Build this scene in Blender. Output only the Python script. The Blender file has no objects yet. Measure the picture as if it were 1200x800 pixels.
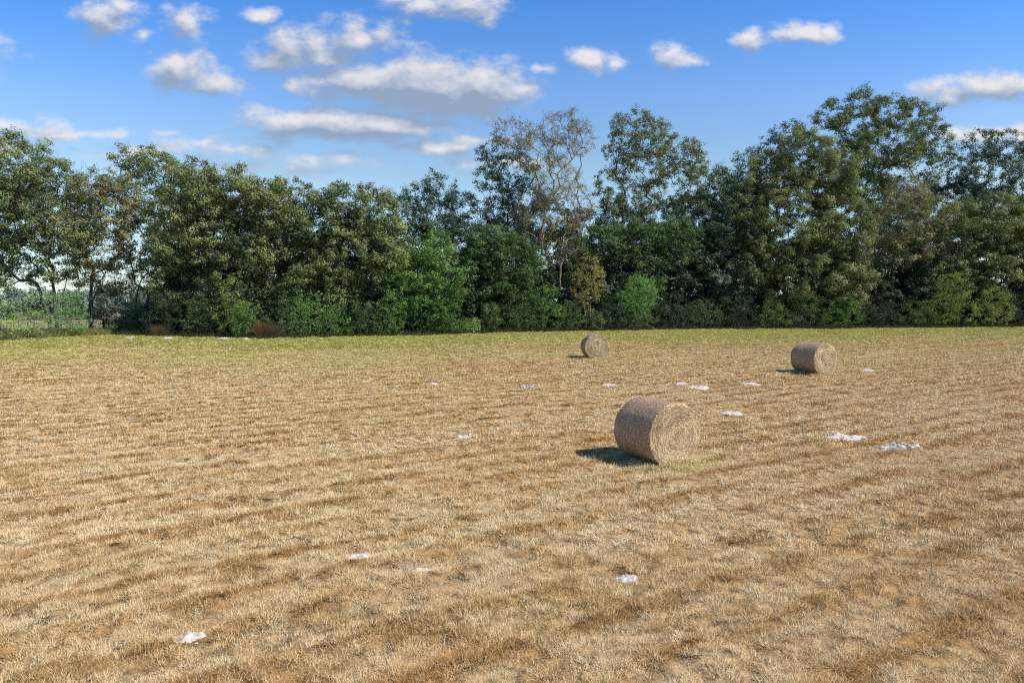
import bpy, math, numpy as np
from math import radians, sin, cos, tan, pi
rng = np.random.default_rng(7)
sc = bpy.context.scene
COL = sc.collection

# ---------------------------------------------------------------- camera
CAM_H = 3.75; PITCH = math.atan(48/800.0); F = 800.0
cam_d = bpy.data.cameras.new('camera'); cam = bpy.data.objects.new('camera', cam_d); COL.objects.link(cam)
cam_d.lens = 24.0; cam_d.sensor_width = 36.0; cam_d.clip_end = 5000
cam.location = (0, 0, CAM_H); cam.rotation_euler = (pi/2 - PITCH, 0, 0)
sc.camera = cam

def ray(px, py):
    a = (px-600)/F; b = -(py-400)/F
    return np.array([a, cos(PITCH)+b*sin(PITCH), -sin(PITCH)+b*cos(PITCH)])
def ground(px, py):
    r = ray(px, py); t = -CAM_H/r[2]
    return np.array([r[0]*t, r[1]*t, 0.0])
def at(px, py, Y):
    """world point at depth Y seen in direction px,py"""
    r = ray(px, py); t = Y/r[1]
    return np.array([r[0]*t, Y, CAM_H+r[2]*t])
EX = [-400, -60, 0, 130, 190, 300, 500, 600, 800, 1200, 1600]
EY = [60, 64, 66, 77, 72, 68, 73.5, 81, 88, 97, 100]
def edgeY(px): return float(np.interp(px, EX, EY))
def edge_world(x, y):
    """depth of the field edge along the direction of x,y"""
    px = 600+F*x/np.maximum(y, 1.0)
    return np.interp(px, EX, EY)

# ---------------------------------------------------------------- sun, sky
SUN_AZ, SUN_EL = radians(112), radians(45)       # azimuth clockwise from +Y
sdir = np.array([sin(SUN_AZ)*cos(SUN_EL), cos(SUN_AZ)*cos(SUN_EL), sin(SUN_EL)])
sl = bpy.data.lights.new('sun', 'SUN'); so = bpy.data.objects.new('sun', sl); COL.objects.link(so)
sl.energy = 5.0; sl.angle = radians(0.53); sl.color = (1.0, 0.93, 0.82)
from mathutils import Vector
so.rotation_euler = Vector(sdir).to_track_quat('Z', 'Y').to_euler(); so.location = (30, -5, 40)

w = bpy.data.worlds.new('World'); sc.world = w; w.use_nodes = True
nt = w.node_tree; N = nt.nodes; L = nt.links; N.clear()
def nd(tree, t, **kw):
    n = tree.nodes.new(t)
    for k, v in kw.items():
        if k.startswith('i_'): n.inputs[int(k[2:])].default_value = v
        else: setattr(n, k, v)
    return n
def mth(tree, op, a, b=None, c=None, clamp=False):
    n = tree.nodes.new('ShaderNodeMath'); n.operation = op; n.use_clamp = clamp
    for i, v in enumerate((a, b, c)):
        if v is None: continue
        if isinstance(v, (int, float)): n.inputs[i].default_value = v
        else: tree.links.new(v, n.inputs[i])
    return n.outputs[0]

# cloud density group: in (U,V) of the direction -> density
clouds = [ # px, py, half width, half height, weight
 (122,22,36,24,1),(145,8,20,12,.8),(220,26,30,21,1),(304,18,18,11,.9),(165,43,12,8,.7),(215,84,46,26,1),(250,98,46,18,1),(208,70,20,12,.8),
 (350,52,46,24,1),(415,48,48,28,1),(450,44,26,24,1),(320,72,46,18,.95),(340,98,20,14,.8),(395,65,40,14,.8),
 (425,97,88,29,1.35),(490,102,105,38,1.7),(565,104,66,34,1.5),(530,124,95,18,1.2),(535,112,70,24,1.3),(610,106,14,14,.8),
 (370,144,96,23,1.3),(450,149,98,21,1.3),(330,150,48,12,.9),(515,173,60,11,.85),(560,165,34,8,.7),
 (500,8,44,16,1),(545,6,50,20,1),(470,0,30,12,.8),(573,24,12,10,.6),(475,28,8,6,.6),
 (686,70,20,16,.98),(724,73,18,9,.62),(780,66,27,15,.98),(812,70,16,8,.5),
 (882,47,28,12,.9),(918,42,32,13,1),(945,38,34,14,1),(974,36,18,9,.85),
 (1108,112,46,17,1),(1165,104,56,22,1.1),(1200,100,40,18,1),(1090,104,26,10,.8),(1150,158,60,12,.95),(1200,160,50,14,.95),
 (20,150,75,11,.85),(60,157,130,8,.7),(10,170,50,9,.7),(265,177,85,13,.62),(230,170,40,8,.5),(370,187,95,10,.48),(150,178,110,7,.6),(310,196,60,7,.5),(640,80,10,8,.5),(590,190,60,8,.5),
 (-60,70,70,30,1),(-160,130,90,20,1),(1290,60,60,24,1),(1350,150,120,20,1),(700,-70,90,30,1),(300,-90,80,30,1),(1000,-120,90,26,1),
]
g = bpy.data.node_groups.new('cloud_density', 'ShaderNodeTree')
g.interface.new_socket('P', in_out='INPUT', socket_type='NodeSocketVector')
g.interface.new_socket('D', in_out='OUTPUT', socket_type='NodeSocketFloat')
g.interface.new_socket('Base', in_out='OUTPUT', socket_type='NodeSocketFloat')
gi = g.nodes.new('NodeGroupInput'); go = g.nodes.new('NodeGroupOutput')
# domain warp
nz = nd(g, 'ShaderNodeTexNoise'); nz.inputs['Scale'].default_value = 14; nz.inputs['Detail'].default_value = 3
mp = nd(g, 'ShaderNodeMapping'); mp.inputs['Scale'].default_value = (1, 1.7, 1)
g.links.new(gi.outputs[0], mp.inputs[0]); g.links.new(mp.outputs[0], nz.inputs['Vector'])
sb = nd(g, 'ShaderNodeVectorMath', operation='SUBTRACT'); sb.inputs[1].default_value = (.5, .5, .5); g.links.new(nz.outputs['Color'], sb.inputs[0])
ms = nd(g, 'ShaderNodeVectorMath', operation='MULTIPLY'); ms.inputs[1].default_value = (.05, .022, 0); g.links.new(sb.outputs[0], ms.inputs[0])
ad = nd(g, 'ShaderNodeVectorMath', operation='ADD'); g.links.new(gi.outputs[0], ad.inputs[0]); g.links.new(ms.outputs[0], ad.inputs[1])
acc = None
for (px, py, a, b, wt) in clouds:
    r = ray(px, py); u, v = r[0]/r[1], r[2]/r[1]
    s1 = nd(g, 'ShaderNodeVectorMath', operation='SUBTRACT'); s1.inputs[1].default_value = (u, v, 0); g.links.new(ad.outputs[0], s1.inputs[0])
    s2 = nd(g, 'ShaderNodeVectorMath', operation='MULTIPLY'); s2.inputs[1].default_value = (F/a, F/b, 0); g.links.new(s1.outputs[0], s2.inputs[0])
    s3 = nd(g, 'ShaderNodeVectorMath', operation='LENGTH'); g.links.new(s2.outputs[0], s3.inputs[0])
    d = mth(g, 'MULTIPLY_ADD', s3.outputs['Value'], -wt, wt)
    acc = d if acc is None else mth(g, 'SMOOTH_MAX', acc, d, 0.25)
n2 = nd(g, 'ShaderNodeTexNoise'); n2.inputs['Scale'].default_value = 19; n2.inputs['Detail'].default_value = 8; n2.inputs['Roughness'].default_value = .62
mp2 = nd(g, 'ShaderNodeMapping'); mp2.inputs['Scale'].default_value = (1, 1.6, 1); mp2.inputs['Location'].default_value = (3, 2, 1)
g.links.new(gi.outputs[0], mp2.inputs[0]); g.links.new(mp2.outputs[0], n2.inputs['Vector'])
nn = mth(g, 'MULTIPLY_ADD', n2.outputs['Fac'], 2.5, -1.09)
D = mth(g, 'ADD', mth(g, 'MAXIMUM', acc, -1.2), nn)
g.links.new(D, go.inputs[0]); g.links.new(acc, go.inputs[1])

tc = nd(nt, 'ShaderNodeTexCoord'); sx = nd(nt, 'ShaderNodeSeparateXYZ'); L.new(tc.outputs['Generated'], sx.inputs[0])
yy = mth(nt, 'MAXIMUM', sx.outputs['Y'], 0.05)
U = mth(nt, 'DIVIDE', sx.outputs['X'], yy); V = mth(nt, 'DIVIDE', sx.outputs['Z'], yy)
cmb = nd(nt, 'ShaderNodeCombineXYZ'); L.new(U, cmb.inputs[0]); L.new(V, cmb.inputs[1])
off = nd(nt, 'ShaderNodeVectorMath', operation='ADD'); off.inputs[1].default_value = (.012, .020, 0); L.new(cmb.outputs[0], off.inputs[0])
g1 = nd(nt, 'ShaderNodeGroup'); g1.node_tree = g; L.new(cmb.outputs[0], g1.inputs[0])
g2 = nd(nt, 'ShaderNodeGroup'); g2.node_tree = g; L.new(off.outputs[0], g2.inputs[0])
front = mth(nt, 'GREATER_THAN', sx.outputs['Y'], 0.12)
al = nd(nt, 'ShaderNodeMapRange', interpolation_type='SMOOTHSTEP'); L.new(g1.outputs[0], al.inputs[0])
al.inputs[1].default_value = -0.12; al.inputs[2].default_value = 0.95
alpha = mth(nt, 'MULTIPLY', al.outputs[0], 0.93)
diff = mth(nt, 'SUBTRACT', g1.outputs[0], g2.outputs[0])
lit = nd(nt, 'ShaderNodeMapRange', interpolation_type='SMOOTHSTEP'); L.new(diff, lit.inputs[0])
lit.inputs[1].default_value = -1.0; lit.inputs[2].default_value = 1.5
# thick parts are greyer
thick = nd(nt, 'ShaderNodeMapRange'); L.new(g2.outputs[1], thick.inputs[0]); thick.inputs[1].default_value = 0.1; thick.inputs[2].default_value = 1.25
litf = mth(nt, 'SUBTRACT', lit.outputs[0], mth(nt, 'MULTIPLY', thick.outputs[0], 0.55), None, True)
crp = nd(nt, 'ShaderNodeValToRGB'); L.new(litf, crp.inputs[0])
crp.color_ramp.elements[0].color = (.30, .38, .52, 1); crp.color_ramp.elements[1].color = (.86, .83, .83, 1); crp.color_ramp.elements[1].position = .92
e = crp.color_ramp.elements.new(.42); e.color = (.52, .57, .67, 1)
sky = nd(nt, 'ShaderNodeTexSky', sky_type='NISHITA', sun_disc=False, sun_elevation=SUN_EL, sun_rotation=SUN_AZ)
sky.air_density = 1.0; sky.dust_density = 0.6; sky.ozone_density = 2.0; sky.altitude = 20
SKY_S = 0.15
hs = nd(nt, 'ShaderNodeHueSaturation'); hs.inputs['Saturation'].default_value = 1.22; hs.inputs['Value'].default_value = 1.0; hs.inputs['Hue'].default_value = .503
L.new(sky.outputs[0], hs.inputs['Color'])
tint = ramp_n = nt.nodes.new('ShaderNodeValToRGB'); mrv = nd(nt, 'ShaderNodeMapRange'); L.new(V, mrv.inputs[0]); mrv.inputs[1].default_value = 0.0; mrv.inputs[2].default_value = 0.8
L.new(mrv.outputs[0], ramp_n.inputs[0]); el = ramp_n.color_ramp.elements
el[0].position = 0; el[0].color = (.50, .575, .70, 1); el[1].position = 1; el[1].color = (.36, .44, .47, 1)
for p_, c_ in ((.12, (.58, .58, .62, 1)), (.225, (.66, .58, .51, 1)), (.375, (.62, .62, .66, 1)), (.525, (.38, .565, .72, 1)), (.68, (.35, .48, .56, 1))):
    e = el.new(p_); e.color = c_
tm = nd(nt, 'ShaderNodeVectorMath', operation='MULTIPLY'); L.new(hs.outputs[0], tm.inputs[0]); L.new(ramp_n.outputs[0], tm.inputs[1])
tm2 = nd(nt, 'ShaderNodeVectorMath', operation='SCALE'); tm2.inputs['Scale'].default_value = 2.0; L.new(tm.outputs[0], tm2.inputs[0])
bg = nd(nt, 'ShaderNodeBackground'); L.new(tm2.outputs[0], bg.inputs[0]); bg.inputs[1].default_value = SKY_S
bgc = nd(nt, 'ShaderNodeBackground'); L.new(crp.outputs[0], bgc.inputs[0]); bgc.inputs[1].default_value = 1.0
bg2 = nd(nt, 'ShaderNodeBackground'); L.new(tm2.outputs[0], bg2.inputs[0]); bg2.inputs[1].default_value = SKY_S
inner = nd(nt, 'ShaderNodeMixShader'); L.new(alpha, inner.inputs[0]); L.new(bg2.outputs[0], inner.inputs[1]); L.new(bgc.outputs[0], inner.inputs[2])
# the band of sky that holds clouds
band = mth(nt, 'MULTIPLY', mth(nt, 'MULTIPLY', front, mth(nt, 'GREATER_THAN', V, .12)), mth(nt, 'MULTIPLY', mth(nt, 'LESS_THAN', V, .75), mth(nt, 'LESS_THAN', mth(nt, 'ABSOLUTE', U), 1.25)))
outer = nd(nt, 'ShaderNodeMixShader'); L.new(band, outer.inputs[0]); L.new(bg.outputs[0], outer.inputs[1]); L.new(inner.outputs[0], outer.inputs[2])
wo = nd(nt, 'ShaderNodeOutputWorld'); L.new(outer.outputs[0], wo.inputs[0])
w.cycles.sampling_method = 'MANUAL'; w.cycles.sample_map_resolution = 512

sc.view_settings.view_transform = 'Standard'; sc.view_settings.look = 'None'; sc.view_settings.exposure = 0
sc.render.engine = 'CYCLES'
sc.cycles.use_denoising = False; sc.cycles.filter_width = 1.15
sc.cycles.max_bounces = 4; sc.cycles.diffuse_bounces = 3; sc.cycles.transmission_bounces = 3; sc.cycles.transparent_max_bounces = 4

# ---------------------------------------------------------------- helpers
def hash2(ix, iy, seed):
    h = (ix*374761393 + iy*668265263 + seed*1442695041) & 0xffffffff
    h = ((h ^ (h >> 13))*1274126177) & 0xffffffff
    return ((h ^ (h >> 16)) & 0xffff)/65535.0
def vnoise(x, y, seed=0):
    xi = np.floor(x).astype(np.int64); yi = np.floor(y).astype(np.int64)
    fx = x-xi; fy = y-yi; fx = fx*fx*(3-2*fx); fy = fy*fy*(3-2*fy)
    a = hash2(xi, yi, seed); b = hash2(xi+1, yi, seed); c = hash2(xi, yi+1, seed); d = hash2(xi+1, yi+1, seed)
    return (a*(1-fx)+b*fx)*(1-fy)+(c*(1-fx)+d*fx)*fy
def fbm(x, y, seed=0, o=4):
    s = 0; a = .5; t = 0
    for i in range(o):
        s = s+a*vnoise(x*2**i, y*2**i, seed+i*17); t += a; a *= .5
    return s/t
def sstep(a, b, x):
    t = np.clip((x-a)/(b-a), 0, 1); return t*t*(3-2*t)
def unit(v): return v/np.maximum(np.linalg.norm(v, axis=-1, keepdims=True), 1e-9)

def mesh_np(name, verts, faces, mats, parent=None, attrs=None, smooth=False, fm=None, link=True, loc=None):
    """faces: (n,k) array or list of such arrays"""
    me = bpy.data.meshes.new(name)
    fl = faces if isinstance(faces, list) else [faces]
    fl = [f for f in fl if len(f)]
    me.vertices.add(len(verts)); me.vertices.foreach_set('co', np.ascontiguousarray(verts, dtype=np.float32).ravel())
    idx = np.concatenate([f.ravel() for f in fl]).astype(np.int32)
    cnt = np.concatenate([np.full(len(f), f.shape[1]) for f in fl]).astype(np.int32)
    st = np.concatenate([[0], np.cumsum(cnt)[:-1]]).astype(np.int32)
    me.loops.add(len(idx)); me.loops.foreach_set('vertex_index', idx)
    me.polygons.add(len(cnt)); me.polygons.foreach_set('loop_start', st); me.polygons.foreach_set('loop_total', cnt)
    if smooth: me.polygons.foreach_set('use_smooth', np.ones(len(cnt), dtype=bool))
    if fm is not None: me.polygons.foreach_set('material_index', fm.astype(np.int32))
    me.update(calc_edges=True)
    if attrs:
        for k, v in attrs.items():
            if v.ndim == 1:
                a = me.attributes.new(k, 'FLOAT', 'POINT'); a.data.foreach_set('value', v.astype(np.float32))
            else:
                a = me.attributes.new(k, 'FLOAT_COLOR', 'POINT')
                c = np.ones((len(v), 4), np.float32); c[:, :3] = v; a.data.foreach_set('color', c.ravel())
    for m in (mats if isinstance(mats, (list, tuple)) else [mats]): me.materials.append(m)
    o = bpy.data.objects.new(name, me); COL.objects.link(o)
    if parent: o.parent = parent
    return o
def empty(name, loc, label, cat, group=None):
    o = bpy.data.objects.new(name, None); COL.objects.link(o); o.location = loc
    tag(o, label, cat, group); return o
def tag(o, label=None, cat=None, group=None, kind=None):
    if label: o['label'] = label
    if cat: o['category'] = cat
    if group: o['group'] = group
    if kind: o['kind'] = kind
    return o

def new_mat(name):
    m = bpy.data.materials.new(name); m.use_nodes = True; t = m.node_tree; t.nodes.clear()
    out = t.nodes.new('ShaderNodeOutputMaterial'); return m, t, out
def ramp(t, fac, cols):
    n = t.nodes.new('ShaderNodeValToRGB'); el = n.color_ramp.elements
    el[0].position = cols[0][0]; el[0].color = (*cols[0][1], 1); el[1].position = cols[-1][0]; el[1].color = (*cols[-1][1], 1)
    for p, c in cols[1:-1]:
        e = el.new(p); e.color = (*c, 1)
    t.links.new(fac, n.inputs[0]); return n.outputs[0]

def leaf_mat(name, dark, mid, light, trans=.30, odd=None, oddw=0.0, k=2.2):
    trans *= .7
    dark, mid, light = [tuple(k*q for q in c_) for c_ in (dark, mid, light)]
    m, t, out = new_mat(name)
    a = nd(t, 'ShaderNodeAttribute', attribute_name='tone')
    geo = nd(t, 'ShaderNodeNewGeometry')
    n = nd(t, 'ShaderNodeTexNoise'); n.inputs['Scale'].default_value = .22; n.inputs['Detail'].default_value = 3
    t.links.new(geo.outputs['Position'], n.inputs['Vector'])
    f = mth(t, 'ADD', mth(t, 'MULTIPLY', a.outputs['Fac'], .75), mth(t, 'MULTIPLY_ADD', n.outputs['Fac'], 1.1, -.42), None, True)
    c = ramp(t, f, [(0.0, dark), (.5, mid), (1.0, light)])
    if odd:
        n3 = nd(t, 'ShaderNodeTexNoise'); n3.inputs['Scale'].default_value = .33; n3.inputs['Detail'].default_value = 2
        mpp = nd(t, 'ShaderNodeMapping'); mpp.inputs['Location'].default_value = (31, 7, 12); t.links.new(geo.outputs['Position'], mpp.inputs[0]); t.links.new(mpp.outputs[0], n3.inputs['Vector'])
        mr = nd(t, 'ShaderNodeMapRange', interpolation_type='SMOOTHSTEP'); t.links.new(n3.outputs['Fac'], mr.inputs[0]); mr.inputs[1].default_value = .62-oddw*.3; mr.inputs[2].default_value = .72-oddw*.3
        mm = nd(t, 'ShaderNodeMix', data_type='RGBA'); t.links.new(mr.outputs[0], mm.inputs[0]); t.links.new(c, mm.inputs[6]); mm.inputs[7].default_value = (*odd, 1); c = mm.outputs[2]
    p = nd(t, 'ShaderNodeBsdfPrincipled'); t.links.new(c, p.inputs['Base Color']); p.inputs['Roughness'].default_value = .6
    p.inputs['Specular IOR Level'].default_value = .2
    tr = nd(t, 'ShaderNodeBsdfTranslucent'); 
    br = nd(t, 'ShaderNodeVectorMath', operation='MULTIPLY'); br.inputs[1].default_value = (1.5, 1.7, .7); t.links.new(c, br.inputs[0]); t.links.new(br.outputs[0], tr.inputs[0])
    ms = nd(t, 'ShaderNodeMixShader'); ms.inputs[0].default_value = trans
    t.links.new(p.outputs[0], ms.inputs[1]); t.links.new(tr.outputs[0], ms.inputs[2]); t.links.new(ms.outputs[0], out.inputs[0])
    return m
M = {
 'oak':   leaf_mat('oak_leaves', (.017,.029,.013), (.072,.090,.035), (.185,.19,.085), .22, (.16,.15,.10), .0),
 'olive': leaf_mat('olive_oak_leaves', (.022,.036,.016), (.078,.100,.040), (.185,.195,.085), .22, (.15,.13,.075), .04),
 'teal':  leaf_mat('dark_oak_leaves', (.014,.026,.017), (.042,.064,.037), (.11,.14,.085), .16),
 'dark':  leaf_mat('shaded_leaves', (.008,.014,.008), (.019,.032,.016), (.045,.064,.03), .12),  # deep shade of the wood is put into this leaf colour
 'bright':leaf_mat('bright_leaves', (.018,.040,.012), (.054,.102,.024), (.125,.19,.048), .30),
 'vivid': leaf_mat('vivid_leaves', (.032,.075,.022), (.078,.150,.044), (.16,.24,.08), .34),
 'mid':   leaf_mat('mid_leaves', (.015,.030,.011), (.043,.070,.024), (.105,.137,.05), .24),
 'yellow':leaf_mat('yellow_leaves', (.04,.065,.018), (.105,.135,.038), (.22,.24,.07), .32),
 'gold':  leaf_mat('gold_leaves', (.06,.06,.02), (.15,.135,.04), (.28,.23,.08), .30, (.20,.125,.06), .10),
 'tan':   leaf_mat('tan_leaves', (.045,.050,.024), (.120,.125,.055), (.25,.235,.11), .25, (.26,.165,.08), .1),
 'litegreen': leaf_mat('fence_leaves', (.05,.08,.026), (.12,.17,.055), (.24,.29,.11), .34),
 'far':   leaf_mat('hazed_far_leaves', (.04,.06,.05), (.07,.095,.075), (.12,.14,.11), .15),  # bluish distance haze is mixed into the leaf colour
}
def bark_mat(name, c1, c2):
    m, t, out = new_mat(name)
    tcn = nd(t, 'ShaderNodeTexCoord'); mpn = nd(t, 'ShaderNodeMapping'); mpn.inputs['Scale'].default_value = (4, 4, .8)
    t.links.new(tcn.outputs['Object'], mpn.inputs[0])
    n = nd(t, 'ShaderNodeTexNoise'); n.inputs['Scale'].default_value = 3; n.inputs['Detail'].default_value = 6; t.links.new(mpn.outputs[0], n.inputs['Vector'])
    c = ramp(t, n.outputs['Fac'], [(.3, c1), (.7, c2)])
    p = nd(t, 'ShaderNodeBsdfPrincipled'); p.inputs['Roughness'].default_value = .9; t.links.new(c, p.inputs['Base Color'])
    b = nd(t, 'ShaderNodeBump'); b.inputs['Strength'].default_value = .6; b.inputs['Distance'].default_value = .05; t.links.new(n.outputs['Fac'], b.inputs['Height']); t.links.new(b.outputs[0], p.inputs['Normal'])
    t.links.new(p.outputs[0], out.inputs[0]); return m
BARK = bark_mat('dark_bark', (.045, .038, .032), (.13, .115, .10))
PALE = bark_mat('pale_bark', (.15, .12, .09), (.34, .29, .23))
WOOD = bark_mat('weathered_wood', (.05, .042, .036), (.14, .12, .10))

# ---------------------------------------------------------------- skeletons
class Skel:
    def __init__(s): s.p = []; s.par = []; s.dir = []; s.path = []
    def add(s, p, par, d):
        s.p.append(np.array(p, float)); s.par.append(par); s.dir.append(d)
        s.path.append(0 if par < 0 else s.path[par]+np.linalg.norm(s.p[-1]-s.p[par])); return len(s.p)-1
    def curve(s, a, target, step, r, wob, ctrl=.45):
        A = s.p[a]; dist = np.linalg.norm(target-A)
        if dist < 1e-3: return a
        C = A+s.dir[a]*dist*ctrl; k = max(1, int(dist/step)); last = a
        for i in range(1, k+1):
            t = i/k; q = (1-t)**2*A+2*t*(1-t)*C+t*t*target
            if i < k: q = q+r.normal(0, wob*min(1, dist/4), 3)
            d = unit(q-s.p[last]); last = s.add(q, last, d)
        return last
def attach(sk, targets, r, step=.9, wob=.10, pen=.35, minz=None, skip=0):
    base = targets[np.argsort(np.linalg.norm(targets-sk.p[min(len(sk.p)-1, skip)], axis=1)+r.uniform(0, .6, len(targets)))]
    for T in base:
        P = np.array(sk.p[skip:]); pa = np.array(sk.path[skip:])
        d = np.linalg.norm(P-T, axis=1)
        up = np.maximum(0, P[:, 2]-T[2])*.9
        j = int(np.argmin(d+pen*pa*.6+up))+skip
        sk.curve(j, T, step, r, wob)
def tubes(sk, tip=.02, expo=2.3, scale=1.0, maxr=.6, sides=5):
    n = len(sk.p); ch = [[] for _ in range(n)]
    for i, p in enumerate(sk.par):
        if p >= 0: ch[p].append(i)
    rad = np.zeros(n)
    for i in range(n-1, -1, -1):
        rad[i] = tip if not ch[i] else (sum(rad[c]**expo for c in ch[i]))**(1/expo)
    rad = np.minimum(rad*scale, maxr)
    V = []; Fc = []; nv = 0
    starts = [(-1, i) for i in range(n) if sk.par[i] < 0]
    while starts:
        pa, i = starts.pop(); chain = ([pa] if pa >= 0 else [])+[i]; rr = ([min(rad[pa], rad[i]*1.2)] if pa >= 0 else [])+[rad[i]]
        while ch[i]:
            cs_ = sorted(ch[i], key=lambda c: -rad[c])
            for c in cs_[1:]: starts.append((i, c))
            i = cs_[0]; chain.append(i); rr.append(rad[i])
        if len(chain) < 2: continue
        P = np.array([sk.p[c] for c in chain]); T = unit(np.gradient(P, axis=0))
        ref = np.array([1., 0, 0]) if abs(T[0][0]) < .8 else np.array([0, 1., 0])
        S = 8 if max(rr) > .12 else sides if max(rr) > .04 else 3
        ang = np.arange(S)*2*pi/S
        for k in range(len(P)):
            ref = unit(ref-T[k]*np.dot(ref, T[k])); b = np.cross(T[k], ref)
            V.append(P[k]+rr[k]*(np.cos(ang)[:, None]*ref+np.sin(ang)[:, None]*b))
        for k in range(len(P)-1):
            a = nv+k*S+np.arange(S); b2 = nv+k*S+(np.arange(S)+1) % S
            Fc.append(np.stack([a, b2, b2+S, a+S], 1))
        nv += len(P)*S
    return np.concatenate(V), np.concatenate(Fc)

def leaves(C, R, per, size, r, flat=.7, sub=9, subr=.42, spread=1.0, up=.45):
    """leaf quads in two-level clumps round pads C of radius R; returns verts, faces, tone"""
    cc, rr, ton = [], [], []
    for k in range(sub):
        d = unit(r.normal(size=C.shape)); d[:, 2] *= flat
        cc.append(C+d*(R*spread*r.uniform(.35, 1, len(R)))[:, None]); rr.append(R*subr*r.uniform(.6, 1.25, len(R)))
    cc = np.concatenate(cc); rr = np.concatenate(rr); padt = np.tile(r.uniform(0, 1, len(R)), sub)*.5+r.uniform(0, .25, len(rr))
    padC = np.tile(C, (sub, 1))
    cnt = np.maximum(3, (per/sub*(rr/subr)**2*r.uniform(.6, 1.3, len(rr))).astype(int))
    ii = np.repeat(np.arange(len(rr)), cnt); m = len(ii)
    d = unit(r.normal(size=(m, 3))); rad = rr[ii]*(r.uniform(0, 1, m)**.40+np.abs(r.normal(0, .22, m)))
    p = cc[ii]+d*rad[:, None]*np.array([1, 1, .75])
    nrm = unit(unit(p-padC[ii])*.75+d*.5+np.array([0, 0, up])+r.normal(0, .30, (m, 3)))
    tg = unit(np.cross(nrm, r.normal(size=(m, 3)))); bt = np.cross(nrm, tg)
    s = size*r.uniform(.6, 1.35, m)[:, None]
    v = np.stack([p-tg*s, p+bt*s*.55, p+tg*s, p-bt*s*.55], 1).reshape(-1, 3)
    f = np.arange(m*4).reshape(-1, 4)
    tone = np.repeat(np.clip(padt[ii]*1.1+r.uniform(0, .2, m), 0, 1), 4)
    return v, f, tone

def pads_in(lobes, r, pad_r, dens, inner=.5):
    """pad centres in a list of ellipsoids (c, radii)"""
    out = []; R = []
    for c, rad in lobes:
        c = np.array(c); rad = np.array(rad)
        area = 4*pi*((rad[0]*rad[1])**1.6/3+(rad[0]*rad[2])**1.6/3+(rad[1]*rad[2])**1.6/3)**(1/1.6)
        n = int(dens*area/(pi*pad_r**2)*1.05)+3
        for _ in range(n):
            for _try in range(8):
                d = unit(r.normal(size=3)); rr = r.uniform(inner, 1.0)**.5*(1+r.normal(0, .06))
                p = c+d*rad*rr
                if p[2] < pad_r*.6: continue
                if out and np.min(np.linalg.norm(np.array(out[-400:])-p, axis=1)) < pad_r*.62: continue
                out.append(p); R.append(pad_r*r.uniform(.65, 1.35)); break
    return np.array(out), np.array(R)

def make_tree(name, label, cat, base_px, Y, lobes_px, mat, bark=BARK, pad_r=1.0, dens=.9, per=230, size=.13, stems=1, seed=0,
              fork=.35, depth=.8, group=None, tip=.02, bare=0, lean=0.0, flat=.7, wob=.14, stem_px=None, inner=.45, sink=0):
    r = np.random.default_rng(seed+100)
    b = at(base_px, 400, Y); b[2] = 0
    root = empty(name, tuple(b), label, cat, group)
    lobes = []
    for q in lobes_px:
        px, py, rx, rz = q[:4]; dy = q[4] if len(q) > 4 else 0
        c = at(px, py, Y+dy); lobes.append((c-b, (rx/F*Y, max(1.2, (rx+rz)/2/F*Y*depth), rz/F*Y)))
    pad_r *= .88; dens *= 1.12; per *= 1.15; size *= .82
    C, R = pads_in(lobes, r, pad_r, dens, inner)
    zmin = min(l[0][2]-l[1][2] for l in lobes); ztop = max(l[0][2]+l[1][2] for l in lobes)
    cx = np.mean([l[0][0] for l in lobes])
    sk = Skel()
    hf = max(.8, fork*ztop)
    for s in range(stems):
        ox = (s-(stems-1)/2)*r.uniform(.35, .7) if stems > 1 else 0
        i0 = sk.add((ox, r.normal(0, .15), -.15), -1, unit(np.array([lean*.3+ox*.15, 0, 1.])))
        tgt = np.array([cx*.12+ox*2.4+r.normal(0, .3)+lean*hf*.4, r.normal(0, .5)+s*.3, hf*r.uniform(.85, 1.15)])
        if stem_px: 
            q = stem_px[s]; tgt = at(q[0], q[1], Y)-b
        sk.curve(i0, tgt, .9, r, .07, .5)
    nst = len(sk.p)
    sk_skip = 2
    attach(sk, C, r, wob=wob, skip=sk_skip)
    for c0, R0 in (zip(C, R) if bare else ()):
        if r.uniform() < bare:
            tips = c0+unit(r.normal(size=(7, 3))+np.array([0, 0, .5]))*R0*r.uniform(.7, 1.5, (7, 1))
            j = int(np.argmin(np.linalg.norm(np.array(sk.p)-c0, axis=1)))
            for tpt in tips:
                e_ = sk.curve(j, tpt, .6, r, .06, .3)
                sk.curve(max(0, e_-1), tpt+r.normal(0, .35, 3), .4, r, .03, .3)
    v, f = tubes(sk, tip=tip*(.6 if bare else 1), expo=2.6 if bare else 2.3, maxr=.26 if bare else .42)
    mesh_np('trunk', v, f, bark, root, smooth=True)
    v, f, t = leaves(C, R, per, size, r, flat=flat)
    mesh_np('crown', v, f, mat, root, attrs={'tone': t})
    return root

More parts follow.
